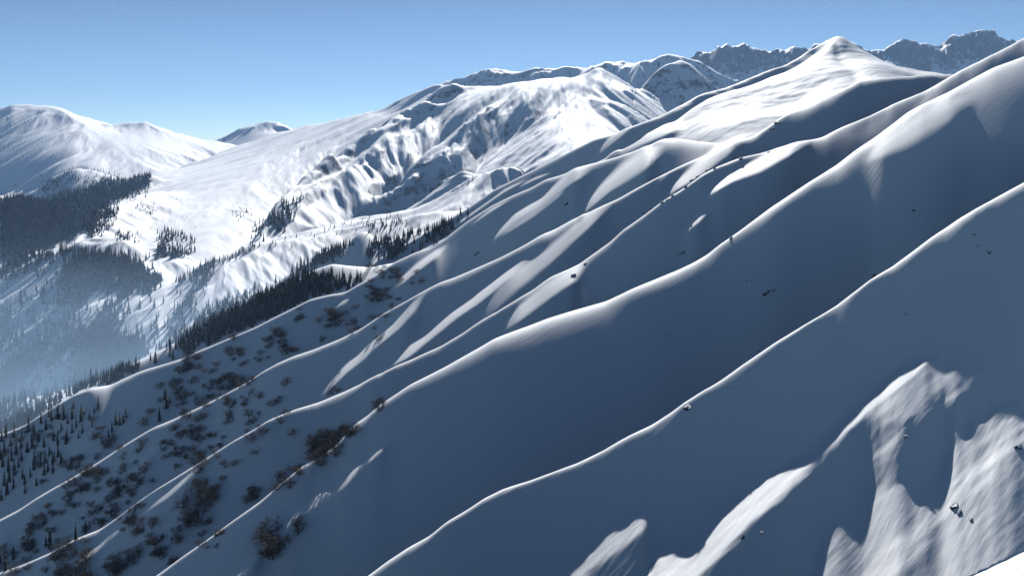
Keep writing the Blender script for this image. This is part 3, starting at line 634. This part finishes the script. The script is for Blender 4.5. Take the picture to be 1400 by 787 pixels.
for name, (lab, grp, boxes) in GROVES.items():
    for (a, b, c, d, n, px) in boxes:
        for i in range(n if n < 3 else round(n*2.0)):
            p = spot(rng.gauss((a+b)/2, (b-a)/2.6) if n > 2 else rng.uniform(a, b), rng.gauss((c+d)/2, (d-c)/2.6)+px*.3 if n > 2 else rng.uniform(c, d)+px*.3)
            if p is None or p.y > 1300: continue
            q = px*(rng.uniform(.55, 1.25) if n > 2 else 1.0); SCRUB.append((q, p, q*p.y/FX, lab, grp))
SCRUB.sort(key=lambda t: -t[0])
for k, (q, p, h, lab, grp) in enumerate(SCRUB[:300]): birch_thing(p, h, lab, grp, k)
def scrub(items):
    src = []
    for tw, tr in BIRCH:
        out = []
        for me in (tw, tr):
            V = np.empty(len(me.vertices)*3, np.float32); me.vertices.foreach_get('co', V); me.calc_loop_triangles()
            F = np.empty(len(me.loop_triangles)*3, np.int32); me.loop_triangles.foreach_get('vertices', F); out.append((V.reshape(-1, 3), F.reshape(-1, 3)))
        src.append((np.concatenate([out[0][0], out[1][0]]), np.concatenate([out[0][1], out[1][1]+len(out[0][0])])))
    VV = []; FF = []; n = 0
    for k, (q, p, h, lab, grp) in enumerate(items):
        V, F = src[k % 6]; a = rng.uniform(0, 6.28); c, s_ = math.cos(a), math.sin(a)
        W = np.empty_like(V); W[:, 0] = (V[:, 0]*c-V[:, 1]*s_)*h+p.x; W[:, 1] = (V[:, 0]*s_+V[:, 1]*c)*h+p.y; W[:, 2] = V[:, 2]*h+p.z
        VV.append(W); FF.append(F+n); n += len(V)
    VV = np.concatenate(VV); FF = np.concatenate(FF)
    me = bpy.data.meshes.new('birch_scrub'); me.vertices.add(len(VV)); me.vertices.foreach_set('co', VV.ravel())
    me.loops.add(FF.size); me.loops.foreach_set('vertex_index', FF.ravel().astype(np.int32)); me.polygons.add(len(FF)); me.polygons.foreach_set('loop_start', np.arange(0, FF.size, 3, dtype=np.int32))
    me.update(calc_edges=True); me.materials.append(M_TWIG)
    o = bpy.data.objects.new('birch_scrub', me); col.objects.link(o); o['kind'] = 'stuff'
if len(SCRUB) > 300: scrub(SCRUB[300:])
k = len(SCRUB)
print('birches', k, time.time()-T0)

# ------------------------------------------------------------------ rocks that break through the snow
def rock_meshes(seed, flat=.7):
    r = random.Random(seed); bm = bmesh.new(); bmesh.ops.create_icosphere(bm, subdivisions=4, radius=1)
    cuts = [(Vector((r.gauss(0, 1), r.gauss(0, 1), r.gauss(0, .8))).normalized(), r.uniform(.45, .85)) for i in range(11)]
    co = np.array([v.co for v in bm.verts], np.float32)
    nzz = fbm(co[:, 0]*1.7+seed, co[:, 1]*1.7+co[:, 2]*1.3, seed, 4, .55)
    for v, q in zip(bm.verts, nzz):
        c = v.co*(1+.35*float(q))
        for nrm, dd in cuts:
            t = c.dot(nrm)-dd
            if t > 0: c -= nrm*t*.92
        v.co = Vector((c.x, c.y, c.z*flat))
    bm.normal_update()
    me = bpy.data.meshes.new('rock'); bm.to_mesh(me); me.materials.append(M_ROCK)
    cap = bmesh.new(); mp = {}
    for f in bm.faces:
        cc = f.calc_center_median()
        if f.normal.z > .8 and cc.z > .2 and math.sin(cc.x*5+seed)+math.sin(cc.y*6+seed*2) > -.9:
            vs = []
            for v in f.verts:
                if v.index not in mp: mp[v.index] = cap.verts.new(v.co*1.005+Vector((0, 0, .05)))
                vs.append(mp[v.index])
            cap.faces.new(vs)
    cm = bpy.data.meshes.new('snow_cap'); cap.to_mesh(cm); cm.materials.append(M_CAP); cap.free(); bm.free()
    return me, cm
ROCKS = [rock_meshes(i+1, (.6, .75, .55, .9, .65)[i % 5]) for i in range(6)]
def rock(u, v, wpx, lab, group=None, tilt=.4, k=[0]):
    p = spot(u, v)
    if p is None: return
    me, cm = ROCKS[k[0] % len(ROCKS)]; k[0] += 1
    s_ = wpx*p.y/FX/2*.9
    c_ = int(np.clip(round((u-US[0])/DU), 3, NU-4)); i_ = int(np.clip(np.searchsorted(YS, p.y), 3, NY-4))
    zu = float(H[c_+3, i_]-H[c_-3, i_])/(6*DU); zr = float(H[c_, i_+3]-H[c_, i_-3])/float(YS[i_+3]-YS[i_-3]); zx = zu*FX/p.y; zy = zr-zx*p.x/p.y
    nz = Vector((-zx, -zy, 1)).normalized(); down = Vector((-.86, -.5, 0)); down = (down-nz*down.dot(nz)).normalized()
    R = Matrix((down, nz.cross(down), nz)).transposed().to_4x4() @ Matrix.Rotation(rng.uniform(-.35, .35), 4, 'Z')
    o = bpy.data.objects.new('rock_outcrop', me); col.objects.link(o)
    o.matrix_world = Matrix.Translation(p-nz*s_*.04) @ R @ Matrix.Diagonal((s_, s_*rng.uniform(.5, .75), s_*rng.uniform(.38, .58), 1))
    c = bpy.data.objects.new('snow_cap', cm); col.objects.link(c); c.parent = o
    o['label'] = lab; o['category'] = 'rock'
    if group: o['group'] = group
ROCK_LIST = [
 (931,347,14,'dark rock outcrop with snow on top above the broad sunlit rib'),
 (1047,402,16,'larger rock of the pair on the wide shaded face right of centre'),(1058,398,10,'smaller rock of the pair on the wide shaded face right of centre'),
 (1021,384,4,'tiny rock just above the pair of rocks on the wide shaded face'),
 (1249,289,9,'single dark rock high on the wide shaded face near the right edge'),
 (1332,321,9,'uppermost of three small rocks below the thin sunlit ridge at the right'),(1336,338,7,'middle of three small rocks below the thin sunlit ridge at the right'),(1353,346,9,'lowest and rightmost of three small rocks below the thin sunlit ridge'),
 (1238,431,6,'small rock alone on the shaded slope above the wind-scoured snow'),
 (1195,379,10,'dark rock on the crest of the thin ridge where it widens'),
 (939,557,19,'dark rock block just under the thin ridge near the middle of the picture'),
 (1003,531,6,'tiny rock on the rippled snow right of the dark rock block'),
 (909,458,5,'tiny lone rock in the middle of the broad dark face'),
 (784,377,11,'rock in the fork where two sunlit ribs split'),(800,361,6,'small rock above the fork of two sunlit ribs'),
 (1000,326,9,'flat rock on the crest of the broad rib, beside its double line'),
 (1037,481,8,'rock on the lower part of the thin ridge crest'),
 (1062,168,17,'large rock knob on the ridge crest below the smooth snow peak'),(1055,177,11,'rock leaning below the large rock knob'),
 (1013,217,11,'dark rock on the sunlit crest left of the large rock knob'),(1051,208,9,'rock where the crest widens under the large rock knob'),
 (775,279,9,'small outcrop in the shade under the rounded snow dome'),
 (1238,598,10,'small rock in the dark hollow of the wind-scoured slope'),
 (1304,692,26,'long grey rock slab in the sunlit snow at the lower right'),(1312,702,15,'narrow rock just below the long grey slab'),(1328,712,9,'last small rock below the long grey slab'),
 (1392,611,18,'grey rock at the right edge in the sunlit snow'),
 (1016,735,9,'broken rock under the bright scoured streak'),(1041,729,8,'thin rock at the lower edge of the bright scoured streak'),
 (651,347,14,'dark scrubby rock beside a fine snow rib on the shaded flank'),
]
for u, v, wp, lab in ROCK_LIST: rock(u, v, wp, lab)
for u, v, wp in ((882,292,10),(905,277,8),(912,273,6),(920,269,6),(937,256,9),(945,248,9),(953,242,6),(966,234,7),(890,287,6),(977,230,6)):
    rock(u, v, wp, 'small dark rock in the row along the ridge crest under the snow dome', 'rocks in a row along the ridge crest')
print('done', time.time()-T0)
